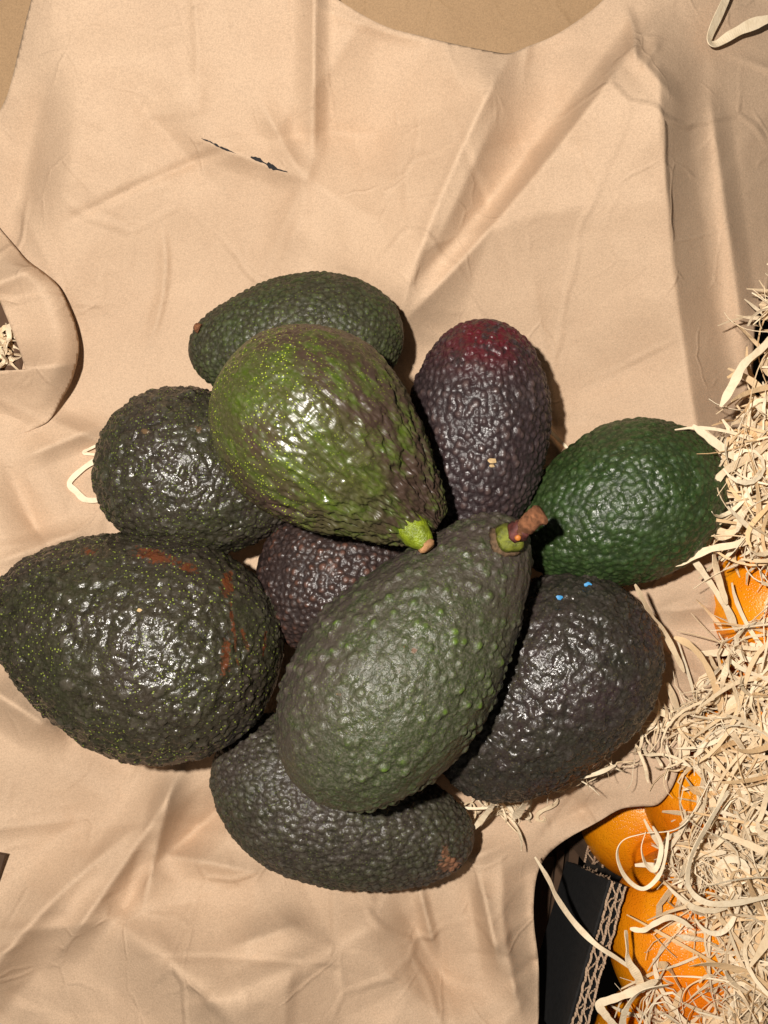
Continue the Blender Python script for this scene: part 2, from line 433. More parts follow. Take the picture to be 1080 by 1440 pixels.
# ------------------------------------------------------------------ cardboard behind, box floor, side walls
box = empty('cardboard_box', P(540, 0, -.10))
tag(box, 'brown cardboard box wall behind the top edge of the paper', 'box')
def h_board(u, v): return .032 * sm(-v, -330, 200) - .006 + .010 * np.exp(-((v + 20) / 90) ** 2) * np.exp(-((u - 640) / 260) ** 2) * 0
child(sheet('side_panel', [(-260, -240), (1300, -240), (1300, 170), (860, 240), (-260, 300)], 12, h_board, M_board, None, .003), box)
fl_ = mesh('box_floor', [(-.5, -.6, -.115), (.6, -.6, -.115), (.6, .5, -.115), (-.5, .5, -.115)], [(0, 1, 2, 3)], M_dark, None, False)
tag(fl_, kind='structure')

def slab(name, c, d1, d2, n, mat, parent=None):
    """box from corner c spanned by vectors d1, d2, n"""
    c, d1, d2, n = map(Vector, (c, d1, d2, n))
    vs = [c, c + d1, c + d1 + d2, c + d2]; vs += [p + n for p in vs]
    return mesh(name, vs, [(3, 2, 1, 0), (4, 5, 6, 7), (0, 1, 5, 4), (1, 2, 6, 5), (2, 3, 7, 6), (3, 0, 4, 7)], mat, parent, False)

TZ = hp1(0, 1215) + .004
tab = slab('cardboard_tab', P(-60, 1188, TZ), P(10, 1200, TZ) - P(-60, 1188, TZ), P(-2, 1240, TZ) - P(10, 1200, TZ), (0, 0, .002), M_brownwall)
tag(tab, 'tiny dark brown cardboard corner poking in at the lower left edge', 'cardboard')

# ------------------------------------------------------------------ corrugated dividers
def ribbon_wall(name, base, dirv, length, down, off_fn, thick_vec, mat, root, n=160, jag=0.0, inner=None, tck=.0009):
    """strip following a line (dirv) with sideways offset off_fn(s) along thick_vec, running down"""
    dirv = Vector(dirv).normalized(); tv = Vector(thick_vec).normalized(); vs = []; fs = []
    for i in range(n + 1):
        s = length * i / n; o = off_fn(s)
        j = random.uniform(-jag, jag)
        p = Vector(base) + dirv * s
        dn = (off_fn(s + 1e-5) - off_fn(s - 1e-5)) / 2e-5
        nn = (tv - dirv * dn).normalized()
        for q in (-tck / 2, tck / 2):
            t = p + tv * o + nn * q
            vs.append(t + Vector((0, 0, j))); vs.append(t + Vector(down))
    for i in range(n):
        a = 4 * i; b = a + 4
        fs += [(a, a + 2, b + 2, b), (a, b, b + 1, a + 1), (a + 2, a + 3, b + 3, b + 2), (a + 1, b + 1, b + 3, a + 3)]
    fs += [(0, 1, 3, 2), (4 * n, 4 * n + 2, 4 * n + 3, 4 * n + 1)]
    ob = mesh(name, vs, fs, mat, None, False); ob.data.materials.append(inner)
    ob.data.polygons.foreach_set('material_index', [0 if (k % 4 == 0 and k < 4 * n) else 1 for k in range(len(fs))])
    return child(ob, root)

def divider(base, end, down, thick, black, label, wl=.0085, matk=M_kraft):
    base = Vector(base); end = Vector(end); d = end - base; L = d.length
    up = Vector((0, 0, 1)); tv = d.normalized().cross(up).normalized()
    if tv.x < 0: tv = -tv
    r = empty('cardboard_divider', base); tag(r, label, 'cardboard', 'corrugated dividers')
    T = thick; inner = M_black if black else M_brownwall  # brown divider: dark flute walls have the shade painted in
    for k in range(3):
        o = T * k / 2
        ph = random.uniform(0, 6)
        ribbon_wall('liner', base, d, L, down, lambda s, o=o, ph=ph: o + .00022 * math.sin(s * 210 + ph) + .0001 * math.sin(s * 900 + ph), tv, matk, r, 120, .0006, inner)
    for k in range(2):
        o = T * (k + .5) / 2; am = T / 4 - .0004; ph = random.uniform(0, 6)
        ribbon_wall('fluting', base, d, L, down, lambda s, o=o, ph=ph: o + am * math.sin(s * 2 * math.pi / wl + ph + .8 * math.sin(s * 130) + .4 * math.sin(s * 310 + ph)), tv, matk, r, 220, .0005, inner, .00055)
    if black:
        c = base - tv * .0014 + Vector((0, 0, -.0012)) + d.normalized() * .0004
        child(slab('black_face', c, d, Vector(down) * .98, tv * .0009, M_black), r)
        # torn kraft fringe along the short end
        vs, fs = [], []
        for i in range(26):
            p = base - tv * .0012 + Vector(down) * (i / 26) * .62 + Vector((random.uniform(-.0004, .0004), random.uniform(-.0002, .0012), .0004))
            q = p + Vector((random.uniform(-.0006, .0012), random.uniform(.0004, .0016), random.uniform(-.0002, .001)))
            w = Vector(down).normalized() * random.uniform(.0006, .0014)
            i0 = len(vs); vs += [p - w, p + w, q + w * .4, q - w * .4, p - w - Vector((0, 0, .0006)), p + w - Vector((0, 0, .0006))]
            fs += [(i0, i0 + 1, i0 + 2, i0 + 3), (i0 + 4, i0 + 5, i0 + 2, i0 + 3)]
        child(mesh('torn_fringe', vs, fs, M_kraft, None, False), r)
    return r
b0 = P(862, 1240, .012); b1 = P(796, 1470, .016)
divider(b0, b1, P(800, 1212, -.055) - b0, .0056, True, 'black corrugated cardboard divider with fluted kraft edge beside the lower orange')
c0 = P(842, 1140, -.050); c1 = P(822, 1212, -.048)
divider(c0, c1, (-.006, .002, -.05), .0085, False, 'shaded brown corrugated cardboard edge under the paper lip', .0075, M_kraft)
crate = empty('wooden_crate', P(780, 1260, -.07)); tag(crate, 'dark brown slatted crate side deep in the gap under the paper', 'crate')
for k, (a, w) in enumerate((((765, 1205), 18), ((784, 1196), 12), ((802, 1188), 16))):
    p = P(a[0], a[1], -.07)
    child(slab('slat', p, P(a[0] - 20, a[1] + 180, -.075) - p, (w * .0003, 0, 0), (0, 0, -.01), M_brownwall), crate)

# ------------------------------------------------------------------ avocados
def dart(pts, r, n):
    """pick points (indices) no closer than r"""
    cell = r; grid = {}; keep = []
    order = RNG.permutation(len(pts))[:n]
    P3 = pts[order]; ii = np.floor(P3 / cell).astype(int)
    for (a, b, c), p, o in zip(ii.tolist(), P3.tolist(), order.tolist()):
        ok = True
        for x in (a - 1, a, a + 1):
            for y in (b - 1, b, b + 1):
                for z in (c - 1, c, c + 1):
                    for q in grid.get((x, y, z), ()):
                        if (q[0] - p[0]) ** 2 + (q[1] - p[1]) ** 2 + (q[2] - p[2]) ** 2 < r * r: ok = False; break
                    if not ok: break
                if not ok: break
            if not ok: break
        if ok: grid.setdefault((a, b, c), []).append(p); keep.append(o)
    return keep

NA, NT_ = 250, 340
def avocado(e0, e1, rpx, neck, mat, label, kind='pebble', size=.0024, amp=.0005, bend=0., blunt=2.2, stretch=1.0, lump=.02,
            scars=(), ext=None, lim=None, neckpos=.0, square=0., roll=0.):
    """e0: neck end (u,v,z), e1: blossom end"""
    A, B = P(*e0), P(*e1); ctr = (A + B) / 2; ax = (B - A); L = ax.length; ax.normalize()
    up = Vector((0, 0, 1)); bv = up.cross(ax).normalized(); cv = ax.cross(bv)
    zc = (e0[2] + e1[2]) / 2; rm = rpx * (H - zc) / F
    s = np.linspace(0, 1, NA); x = -np.cos(np.pi * s)
    base = np.clip(1 - np.abs(x) ** blunt, 0, 1) ** .5
    g = 1 - neck * sm(-x, -.45 + neckpos, 1.05)
    f = base * g; f = f / f.max()
    th = np.arange(NT_) / NT_ * 2 * np.pi
    X, T = np.meshgrid(x, th, indexing='ij'); R = (f * rm)[:, None] * np.ones_like(T)
    seedv = RNG.uniform(0, 50, 3)
    dirs = np.stack([X.ravel() * 1.2, np.cos(T).ravel() * R.ravel() / rm, np.sin(T).ravel() * R.ravel() / rm], 1)
    R = R * (1 + lump * 2 * (fbm(dirs * 1.3 + seedv, 2) - .5).reshape(R.shape) + lump * .8 * (fbm(dirs * 3.5 + seedv, 2) - .5).reshape(R.shape))
    px = X * L / 2; py = R * np.cos(T) + bend * rm * (X ** 2 - .4); pz = R * np.sin(T) * 1.0
    co = np.stack([px, py, pz], -1)
    d1 = np.gradient(co, axis=0); d2 = np.roll(co, -1, 1) - np.roll(co, 1, 1)
    N = np.cross(d2, d1); N[0] = (-1, 0, 0); N[-1] = (1, 0, 0)
    ln = np.linalg.norm(N, axis=-1, keepdims=True); N = N / np.maximum(ln, 1e-12)
    if (N[NA // 2, 0] * co[NA // 2, 0])[1] < 0: N[1:-1] = -N[1:-1]
    flat = co.reshape(-1, 3); xf = X.ravel()
    # feature points for the warts / cells
    st = flat.copy(); st[:, 0] = st[:, 0] / stretch
    area = np.repeat(f * np.sin(np.pi * s) + 1e-4, NT_); area /= area.sum()
    cand = RNG.choice(len(st), size=min(26000, len(st)), replace=False, p=area)
    keep = cand[dart(st[cand], size * .78, len(cand))]
    kd = kdtree.KDTree(len(keep))
    for i, kx in enumerate(keep): kd.insert(st[kx], i)
    kd.balance()
    # warp the lookup so that cells are irregular
    wv = np.stack([fbm(flat * 300 + 5 + k * 9, 2) - .5 for k in range(3)], 1) * size * (1.7 if kind == 'coarse' else .45)
    D1 = np.empty(len(st)); D2 = np.empty(len(st)); ID = np.empty(len(st), int); fn = kd.find_n
    for i, p in enumerate((st + wv).tolist()):
        r = fn(p, 2); D1[i] = r[0][2]; D2[i] = r[1][2]; ID[i] = r[0][1]
    rc = RNG.random(len(keep)); rs = rc[ID]
    n1 = fbm(flat * 230 + seedv, 3); n2 = fbm(flat * np.array([60, 210, 210]) / 1.0 + seedv, 4)
    endf = 1 - sm(np.abs(xf), .93, 1.0)
    n3 = fbm(flat * 520 + seedv, 2)
    if kind == 'pebble':
        h = np.clip(1 - (D1 / (size * (.34 + .34 * rs))) ** 2, 0, 1) ** .8 * (.35 + .65 * rs)
        bm = h; disp = amp * (h + .55 * (n1 - .5) + .5 * (n3 - .5))
    elif kind == 'warts':
        big = np.clip((rs - .25) / .75, 0, 1) ** 1.3
        h = np.clip(1 - (D1 / (size * (.20 + .36 * big))) ** 2, 0, 1) ** .8 * (.25 + .75 * big)
        m = sm(fbm(flat * 45 + seedv, 2), .25, .55); h = h * (.3 + .7 * m)
        bm = h; disp = amp * (h + .7 * (n1 - .5) + .9 * (n2 - .5) + .45 * (n3 - .5))
    elif kind == 'coarse':
        e = sm(D2 - D1, 0, size * .45)
        rg = 1 - np.abs(2 * n1 - 1) * 2
        h = e * (.2 + .8 * rs); bm = np.clip(h * .6 + .4 * rg, 0, 1); disp = amp * (.7 * h + .5 * rg + 1.0 * (n2 - .5) + .7 * (n3 - .5))
    else:  # 'leather': lengthwise wrinkles towards the neck, almost smooth at the blossom end
        k = sm(-xf, -.55, .5)
        ang = T.ravel()
        q = np.stack([xf * 3.2, np.cos(ang) * 4.2, np.sin(ang) * 4.2], 1)
        wr = 1 - np.abs(2 * fbm(q * 1.9 + seedv, 3) - 1) * 2.2
        q2 = np.stack([xf * 6, np.cos(ang) * 12, np.sin(ang) * 12], 1)
        wr2 = 1 - np.abs(2 * fbm(q2 + seedv, 3) - 1) * 2.2
        e = np.clip(1 - (D1 / (size * .5)) ** 2, 0, 1)
        h = .4 * wr + .6 * wr2; bm = np.clip(.45 + .45 * h * (.25 + .75 * k) + .15 * e, 0, 1)
        disp = amp * ((.25 + 2.3 * k) * h + .25 * e + .6 * (n1 - .5) + .35 * (n3 - .5))
    flat2 = flat + N.reshape(-1, 3) * (disp * (.25 + .75 * endf))[:, None]
    Mx = np.array([ax, bv, cv])
    if roll: pass
    world = flat2 @ Mx + np.array(ctr)
    # masks that need the place on the fruit
    pu = 540 + world[:, 0] * F / (H - world[:, 2]); pv = 720 - world[:, 1] * F / (H - world[:, 2]); top = (N.reshape(-1, 3) @ Mx)[:, 2] > -.1
    scar = np.zeros(len(flat))
    for (a, b, r1, r2, an, stg) in scars:
        ca, sa = math.cos(an), math.sin(an); du, dv = pu - a, pv - b
        q = ((du * ca + dv * sa) / r1) ** 2 + ((-du * sa + dv * ca) / r2) ** 2
        scar = np.maximum(scar, stg * np.exp(-q) * top)
    exv = np.zeros(len(flat)) if ext is None else ext(xf, pu, pv)
    limv = np.ones(len(flat)) if lim is None else lim(xf, pu, pv)
    # drop the duplicate rings at both poles
    idx = np.arange(NA * NT_).reshape(NA, NT_); nx = np.roll(idx, -1, 1)
    q = np.stack([idx[:-1], nx[:-1], nx[1:], idx[1:]], -1)[1:-1].reshape(-1, 4)
    fs = q[:, ::-1].tolist()
    fs.append(tuple(idx[1].tolist())); fs.append(tuple(idx[-2][::-1].tolist()))
    loc = flat2
    attrs = dict(bmp=np.clip(bm, 0, 1), cell=rs, scar=scar, ext=np.clip(exv, 0, 1), lim=np.clip(limv, 0, 1))
    me_ob = mesh('avocado', loc, fs, mat, None, True, attrs)
    from mathutils import Matrix
    mw = Matrix((( ax.x, bv.x, cv.x, ctr.x), (ax.y, bv.y, cv.y, ctr.y), (ax.z, bv.z, cv.z, ctr.z), (0, 0, 0, 1)))
    me_ob.matrix_world = mw
    me_ob.data.update()
    tag(me_ob, label, 'avocado', 'avocados on the paper')
    return me_ob

LIME = (.26, .36, .03)
m1 = avo_mat('skin_back', (.032, .044, .012), (.040, .035, .020), (.014, .016, .007), (.062, .074, .030), .7, LIME, .2, 700, rough=.50, bloom=.45, bloomcol=(.085, .078, .055), spec=.3, mott=(.040, .032, .022))
m2 = avo_mat('skin_bright', (.044, .074, .005), (.040, .052, .010), (.022, .026, .006), (.090, .110, .020), .6, (.34, .42, .03), .9, 1000,
             endcol=(.044, .027, .019), rough=.38, bloom=.40, bloomcol=(.14, .125, .075), patch=30, streak=.35, fine=.35, mott=(.036, .050, .004))
m3 = avo_mat('skin_purple', (.030, .017, .018), (.040, .026, .025), (.015, .010, .011), (.085, .054, .048), .7, endcol=(.085, .007, .012), rough=.44, bloom=.35, bloomcol=(.075, .058, .056), mott=(.024, .014, .015))
m4 = avo_mat('skin_green', (.020, .048, .008), (.030, .054, .014), (.009, .022, .005), (.046, .082, .026), .6, (.14, .18, .06), .4, 800, rough=.45, bloom=.30, bloomcol=(.070, .085, .042), patch=26, mott=(.020, .032, .009))
m5 = avo_mat('skin_small_dark', (.028, .029, .013), (.033, .026, .019), (.009, .008, .005), (.066, .060, .045), .6, LIME, .4, 900, rough=.34, bloom=.4, bloomcol=(.074, .066, .054), scarcol=(.13, .08, .04), mott=(.034, .022, .018))
m6 = avo_mat('skin_big_dark', (.026, .027, .012), (.031, .023, .017), (.008, .007, .004), (.066, .056, .042), .6, (.22, .27, .04), .9, 760, rough=.34, bloom=.4, bloomcol=(.078, .066, .052), scarcol=(.105, .030, .011), mott=(.028, .021, .014))
m7 = avo_mat('skin_brown', (.032, .018, .015), (.042, .026, .021), (.015, .010, .010), (.105, .046, .030), .85, rough=.42, bloom=.35, bloomcol=(.08, .06, .054), mott=(.026, .015, .013))
m8 = avo_mat('skin_front', (.040, .060, .017), (.052, .054, .029), (.026, .031, .014), (.075, .125, .016), 1.0, LIME, .15, 900,
             endcol=(.050, .037, .031), rough=.50, bloom=.6, bloomcol=(.125, .112, .085), scarcol=(.20, .08, .05), patch=24, spec=.38, fine=.6, mott=(.036, .045, .015))
m9 = avo_mat('skin_black', (.027, .021, .016), (.036, .020, .022), (.008, .006, .006), (.064, .054, .048), .6, (.2, .18, .06), .2, 760, rough=.34, bloom=.4, bloomcol=(.070, .060, .053), mott=(.024, .027, .015))
m10 = avo_mat('skin_low', (.034, .036, .016), (.047, .035, .029), (.016, .014, .009), (.075, .068, .05), .7, (.16, .19, .05), .4, 800, rough=.46, bloom=.55, bloomcol=(.098, .084, .068), scarcol=(.24, .11, .06), spec=.38, mott=(.042, .029, .025))

a1 = avocado((266, 500, .040), (567, 466, .037), 95, .22, m1, 'dark green matte avocado at the back, half hidden by the bright green one', 'pebble', .0022, .0007, .05, 2.1)
a5 = avocado((418, 700, .030), (139, 636, .036), 116, .22, m5, 'small dark glossy avocado left of the bright green stemmed one', 'coarse', .0036, .0012, 0, 2.2, scars=((205, 607, 8, 5, 0, .9), (280, 605, 9, 5, .5, .8)))
a7 = avocado((640, 850, .024), (362, 795, .030), 108, .2, m7, 'brownish purple pebbled avocado mostly hidden in the middle of the pile', 'pebble', .0027, .0012, 0, 2.2)
a6 = avocado((0, 842, .042), (388, 958, .045), 154, .24, m6, 'largest dark avocado at the left with rust coloured scars and shiny top', 'coarse', .0039, .0014, .02, 2.35,
             scars=((218, 782, 34, 11, .25, .95), (262, 797, 18, 9, .4, .9), (320, 822, 10, 24, .1, .95), (125, 775, 16, 8, 0, .7), (318, 925, 8, 34, .1, .9), (345, 900, 5, 26, -.3, .7), (328, 880, 3, 60, -.1, .85), (372, 905, 3, 24, .1, .8)))
a3 = avocado((658, 775, .032), (684, 449, .042), 98, .12, m3, 'purple black avocado with a dark red upper end', 'pebble', .0025, .0011, 0, 2.15, 1.25,
             ext=lambda x, u, v: np.exp(-(((u - 685) / 66) ** 2 + ((v - 474) / 40) ** 2)) * 1.1)
a4 = avocado((730, 772, .026), (1012, 652, .036), 112, .22, m4, 'vivid green avocado at the right of the pile', 'pebble', .0027, .0008, 0, 2.15, 1.15)
a9 = avocado((630, 1090, .030), (893, 842, .038), 124, .12, m9, 'black glossy avocado at the lower right with tiny blue specks', 'coarse', .0034, .0013, 0, 2.6)
a10 = avocado((660, 1200, .026), (300, 1066, .028), 104, .26, m10, 'lowest avocado, grey green, with a tan scar on its right tip', 'pebble', .0024, .0010, -.16, 2.5, 1.3,
              scars=((632, 1216, 18, 11, -.3, 1.2), (626, 1198, 6, 12, 0, 1.0)))
a8 = avocado((728, 732, .066), (428, 1114, .078), 135, .37, m8, 'grey green warty avocado in front with a brown woody stem', 'warts', .0034, .0014, 0, 2.4, 1.1,
             scars=((583, 915, 4, 5, 0, .9), (568, 908, 3, 3, 0, .7), (560, 945, 4, 4, 0, .9), (475, 977, 6, 4, 0, .7)),
             ext=lambda x, u, v: sm(-x, -.05, .8) * .9 + 1.0 * sm(-(u + .55 * (v - 900)), -600, -420))
a2 = avocado((608, 744, .074), (326, 502, .084), 134, .52, m2, 'bright green shiny avocado on top with a lime green stem', 'leather', .0022, .0012, 0, 2.3, 1.0,
             ext=lambda x, u, v: .42 + .95 * np.exp(-(((u - 500) * .75 - (v - 540) * .66) / 42) ** 2) * sm(u, 380, 440) + 1.0 * np.exp(-(((u - 600) / 42) ** 2 + ((v - 650) / 70) ** 2)) + .6 * sm(v - .2 * u, 560, 640) * sm(-u, -520, -380) + .7 * sm(-v, -510, -470) + .6 * np.exp(-(((u - 360) / 34) ** 2 + ((v - 620) / 30) ** 2)) + .5 * np.exp(-(((u - 560) / 60) ** 2 + ((v - 740) / 40) ** 2)),
             lim=lambda x, u, v: sm(x, -.45, .1) * (.35 + .65 * sm(-u, -470, -380)))

# stems ---------------------------------------------------------------------------------
def lathe(name, p0, d, prof, mat, n=20, wob=.06, cap=True):
    d = Vector(d).normalized(); s = d.cross(Vector((.3, .2, 1))).normalized(); t = d.cross(s)
    vs, fs = [], []
    for (h, r) in prof:
        for i in range(n):
            a = 2 * math.pi * i / n; rr = r * (1 + wob * math.sin(3 * a + h * 900) + random.uniform(-wob, wob) * .5)
            vs.append(Vector(p0) + d * h + (s * math.cos(a) + t * math.sin(a)) * rr)
    for k in range(len(prof) - 1):
        for i in range(n):
            a = k * n + i; b = k * n + (i + 1) % n; fs.append((a, b, b + n, a + n))
    if cap: fs.append(tuple(range(n))[::-1]); fs.append(tuple(range((len(prof) - 1) * n, len(prof) * n)))
    return mesh(name, vs, fs, mat, None, True)

def keepchild(o, p):
    o.parent = p; o.matrix_parent_inverse = p.matrix_world.inverted(); return o
bpy.context.view_layer.update()
p0 = P(569, 731, .083); p1 = P(601, 768, .086); d = p1 - p0
st = keepchild(lathe('stem', p0, d, [(-.004, .0040), (0, .0044), (.003, .0047), (.0048, .0051), (.0066, .0046), (.0086, .0038), (.0102, .0030), (.0108, .0026)], M_stemgreen, 22, .05), a2)
keepchild(lathe('stem_cut', p0 + d.normalized() * .0104, d, [(0, .0029), (.0010, .0028), (.0018, .0020)], M_cut, 16, .12), st)
p0 = P(716, 757, .082); p1 = P(762, 722, .093); d = p1 - p0; dn = d.normalized()
sb = keepchild(lathe('stem', p0 - dn * .001, d, [(0, .0049), (.0016, .0049), (.003, .0043), (.0042, .0034)], M_stemolive, 24, .12), a8)
keepchild(lathe('dried_collar', p0 - dn * .0035, d, [(0, .0056), (.0016, .0055), (.0024, .0050), (.0027, .0042)], M_collar, 40, .10), sb)
keepchild(lathe('stem_joint', p0 + dn * .0030, d, [(0, .0034), (.0010, .0035), (.0020, .0031), (.0034, .0030), (.0045, .0027)], M_joint, 20, .14), sb)
keepchild(lathe('woody_end', p0 + dn * .0062, d, [(0, .0028), (.001, .0025), (.002, .0030), (.0035, .0027), (.005, .0031), (.0065, .0029), (.0078, .0033), (.0086, .0030), (.0088, .0018)], M_wood, 20, .16), sb)
keepchild(lathe('bud', p0 + dn * .0032 + Vector((.0002, -.0012, .0032)), (0, -.25, 1), [(0, .0010), (.0004, .0010), (.0008, .0006)], M_bud, 12, .05), sb)
p0 = P(281, 462, .050); keepchild(lathe('stem_scar', p0, P(268, 456, .050) - p0, [(0, .0018), (.0012, .0017), (.002, .0012)], M_wood, 14, .1), a1)

def speck(name, u, v, z, r, mat, parent, flat=.5):
    vs = [P(u, v, z) + Vector((math.cos(a) * r * random.uniform(.7, 1.2), math.sin(a) * r * flat * random.uniform(.7, 1.2), random.uniform(-.0001, .0001))) for a in np.linspace(0, 6.283, 10)[:-1]]
    vs.append(P(u, v, z + .0003)); fs = [(i, (i + 1) % 9, 9) for i in range(9)]
    return keepchild(mesh(name, vs, fs, mat, None, True), parent)
def surf(u, v, ob):
    """height of the fruit's surface under a point of the plan"""
    mi = ob.matrix_world.inverted(); o = Vector((0, 0, H)); dd = (P(u, v, 0) - o).normalized()
    ok, loc, nn, ii = ob.ray_cast(mi @ o, (mi.to_3x3() @ dd).normalized())
    return (ob.matrix_world @ loc).z if ok else None
for (u, v, r, ob, m, nm) in ((787, 840, .0014, a9, M_speck, 'blue_speck'), (826, 822, .0014, a9, M_speck, 'blue_speck'), (692, 648, .0016, a3, M_tan, 'tan_speck'), (692, 655, .0010, a3, M_tan, 'tan_speck'), (196, 858, .0010, a6, M_tan, 'tan_speck')):
    z = surf(u, v, ob)
    if z is not None: speck(nm, u, v, z + .0005, r, m, ob, .6)

# ------------------------------------------------------------------ oranges
def orange(u, v, z, r, label, tilt=(0, 0)):
    n, m = 96, 60; vs = []; fs = []
    for j in range(1, m):
        a = math.pi * j / m
        for i in range(n):
            b = 2 * math.pi * i / n
            rr = r * (1 - .10 * math.exp(-(a / .22) ** 2) + .012 * math.sin(3 * b + 1) * math.sin(a) + .010 * math.cos(2 * a) * math.sin(b * 2)) * (1 + .02 * math.exp(-(a / .6) ** 2) * math.cos(7 * b))
            vs.append((rr * math.sin(a) * math.cos(b), rr * math.sin(a) * math.sin(b), rr * .90 * math.cos(a)))
    for j in range(m - 2):
        for i in range(n):
            k = j * n + i; l = j * n + (i + 1) % n; fs.append((k, k + n, l + n, l))
    fs.append(tuple(range(n))); fs.append(tuple(range((m - 2) * n, (m - 1) * n))[::-1])
    root = mesh('orange', vs, fs, M_orange, None, True)
    root.location = P(u, v, z); root.rotation_euler = (tilt[0], tilt[1], random.uniform(0, 6))
    tag(root, label, 'orange', 'oranges under the wood wool')
    return root
orange(1094, 848, .006, .031, 'topmost orange in view, at the right edge beside the green avocado', (.9, .3))
orange(1062, 985, -.010, .030, 'orange peeping through wood wool right of the black glossy avocado', (1.9, .4))
orange(1010, 1125, -.010, .032, 'orange in shade just under the tip of the paper lip', (2.4, 1))
orange(912, 1140, -.052, .033, 'deep shaded orange in the gap beneath the paper lip', (2.6, 0))
orange(968, 1318, -.006, .036, 'large bright orange next to the black cardboard divider', (.75, -.55))
orange(930, 1500, -.004, .033, 'lowest orange at the bottom edge beside the fluted cardboard', (2.5, .4))
orange(1150, 1240, -.012, .033, 'orange buried in wood wool at the lower right edge', (2.5, .4))

# ------------------------------------------------------------------ wood wool
def strand_geo(path, w, normal0, twist, vs, fs, rnd, rval, tk=.00022, taper=True):
    path = [Vector(p) for p in path]; n = len(path); i0 = len(vs)
    for i, p in enumerate(path):
        t = (path[min(i + 1, n - 1)] - path[max(i - 1, 0)]).normalized()
        nn = Vector(normal0); nn = (nn - t * nn.dot(t))
        if nn.length < 1e-4: nn = Vector((.3, .5, .8))
        nn.normalize(); b = t.cross(nn).normalized()
        a = twist(i / (n - 1)); ca, sa = math.cos(a), math.sin(a)
        wd = b * ca + nn * sa; th = nn * ca - b * sa
        e = i / (n - 1); tp = min(1, .35 + 5 * min(e, 1 - e)) if taper else 1
        ww = w * tp * .5 * (1 + .12 * math.sin(e * 9 + rval * 40) + .08 * math.sin(e * 31 + rval * 90))
        vs += [p - wd * ww - th * tk, p + wd * ww - th * tk, p + wd * ww + th * tk, p - wd * ww + th * tk]
        rnd += [rval] * 4
    for i in range(n - 1):
        a = i0 + 4 * i; b = a + 4
        for k in range(4): fs.append((a + k, a + (k + 1) % 4, b + (k + 1) % 4, b + k))
    fs.append((i0 + 3, i0 + 2, i0 + 1, i0)); e = i0 + 4 * (n - 1); fs.append((e, e + 1, e + 2, e + 3))

def rand_path(c, ang, L, curl, n=22):
    k = random.gauss(0, curl); dk = random.gauss(0, curl * 1.2); wob = random.uniform(0, 6); wa = random.uniform(.1, .5) * curl
    pts = []; x = y = 0.0; a = ang - k * L / 2; ds = L / n
    kk = {random.randrange(3, n): random.gauss(0, 1.1) for _ in range(random.choice((0, 0, 0, 1)))}
    tz = random.gauss(0, .22); z = 0; zb = random.gauss(0, .006); 
    for i in range(n + 1):
        e = i / n
        pts.append((x, y, z + zb * 4 * e * (1 - e) + .0008 * math.sin(e * 9 + wob)))
        a += kk.get(i, 0); a += (k + dk * (e - .5) * 2 + wa * math.sin(e * 11 + wob)) * ds
        x += math.cos(a) * ds; y += math.sin(a) * ds; z += tz * ds
    m = pts[n // 2]
    return [Vector(c) + Vector((p[0] - m[0], p[1] - m[1], p[2] - m[2])) for p in pts]
def to_px(p):
    k = F / (H - p.z); return 540 + p.x * k, 720 - p.y * k

wool_poly = [(1062, 440), (1054, 560), (1010, 650), (1000, 700), (1040, 770), (1030, 900), (1000, 960), (950, 1000), (935, 1050), (960, 1110), (925, 1170), (935, 1250), (900, 1420), (880, 1500), (1260, 1560), (1260, 380), (1100, 380)]
clear = [(1046, 838, 32, 42, .9), (890, 1266, 46, 64, .93), (890, 1150, 60, 50, .97), (1000, 930, 22, 40, .5), (960, 1105, 26, 60, .6), (1062, 500, 30, 60, .5), (965, 1350, 40, 50, .3)]
def ok_path(path):
    bad = 0
    for p in path[::3]:
        u, v = to_px(p)
        if not poly_inside(np.array([[u, v]]), wool_poly)[0]: bad += 1
        for a, b, r1, r2, pr in clear:
            if ((u - a) / r1) ** 2 + ((v - b) / r2) ** 2 < 1 and random.random() < pr * .75: return False
    return bad <= 1
vs, fs, rnd = [], [], []; cnt = 0; tries = 0
_fa = lambda u, v: 7.0 * float(fbm(np.array([[u / 120, v / 120, 4.4]]), 2)[0])
while cnt < 3700 and tries < 90000:
    tries += 1
    v = random.uniform(400, 1540)
    u = random.uniform(870, 1250)
    lay = random.random()
    z = -.010 + .044 * lay + (.012 if v < 800 else 0) + .010 * sm(np.array(u), 950, 1080)
    L = random.choice((random.uniform(.012, .03), random.uniform(.025, .05), random.uniform(.04, .09)))
    path = rand_path(P(u, v, float(z)), _fa(u, v) + random.gauss(0, .75), L, random.choice((10, 25, 45, 70, 120)), 17)
    if not ok_path(path): continue
    w = random.choice((random.uniform(.0003, .0007), random.uniform(.0007, .0013), random.uniform(.0011, .0019), random.uniform(.0016, .0030)))
    a0 = random.gauss(0, .8); a1_ = random.gauss(0, 2.0)
    strand_geo(path, w, (0, 0, 1), lambda e, a0=a0, a1_=a1_: a0 + a1_ * (e - .5), vs, fs, rnd, random.random() ** 1.5, .00009)
    cnt += 1
print('wool strands', cnt, tries)
wo = mesh('wood_wool', vs, fs, M_wool, None, False, dict(rnd=rnd))
tag(wo, 'pale curly wood wool packing heaped over the oranges', 'wood wool', kind='stuff')

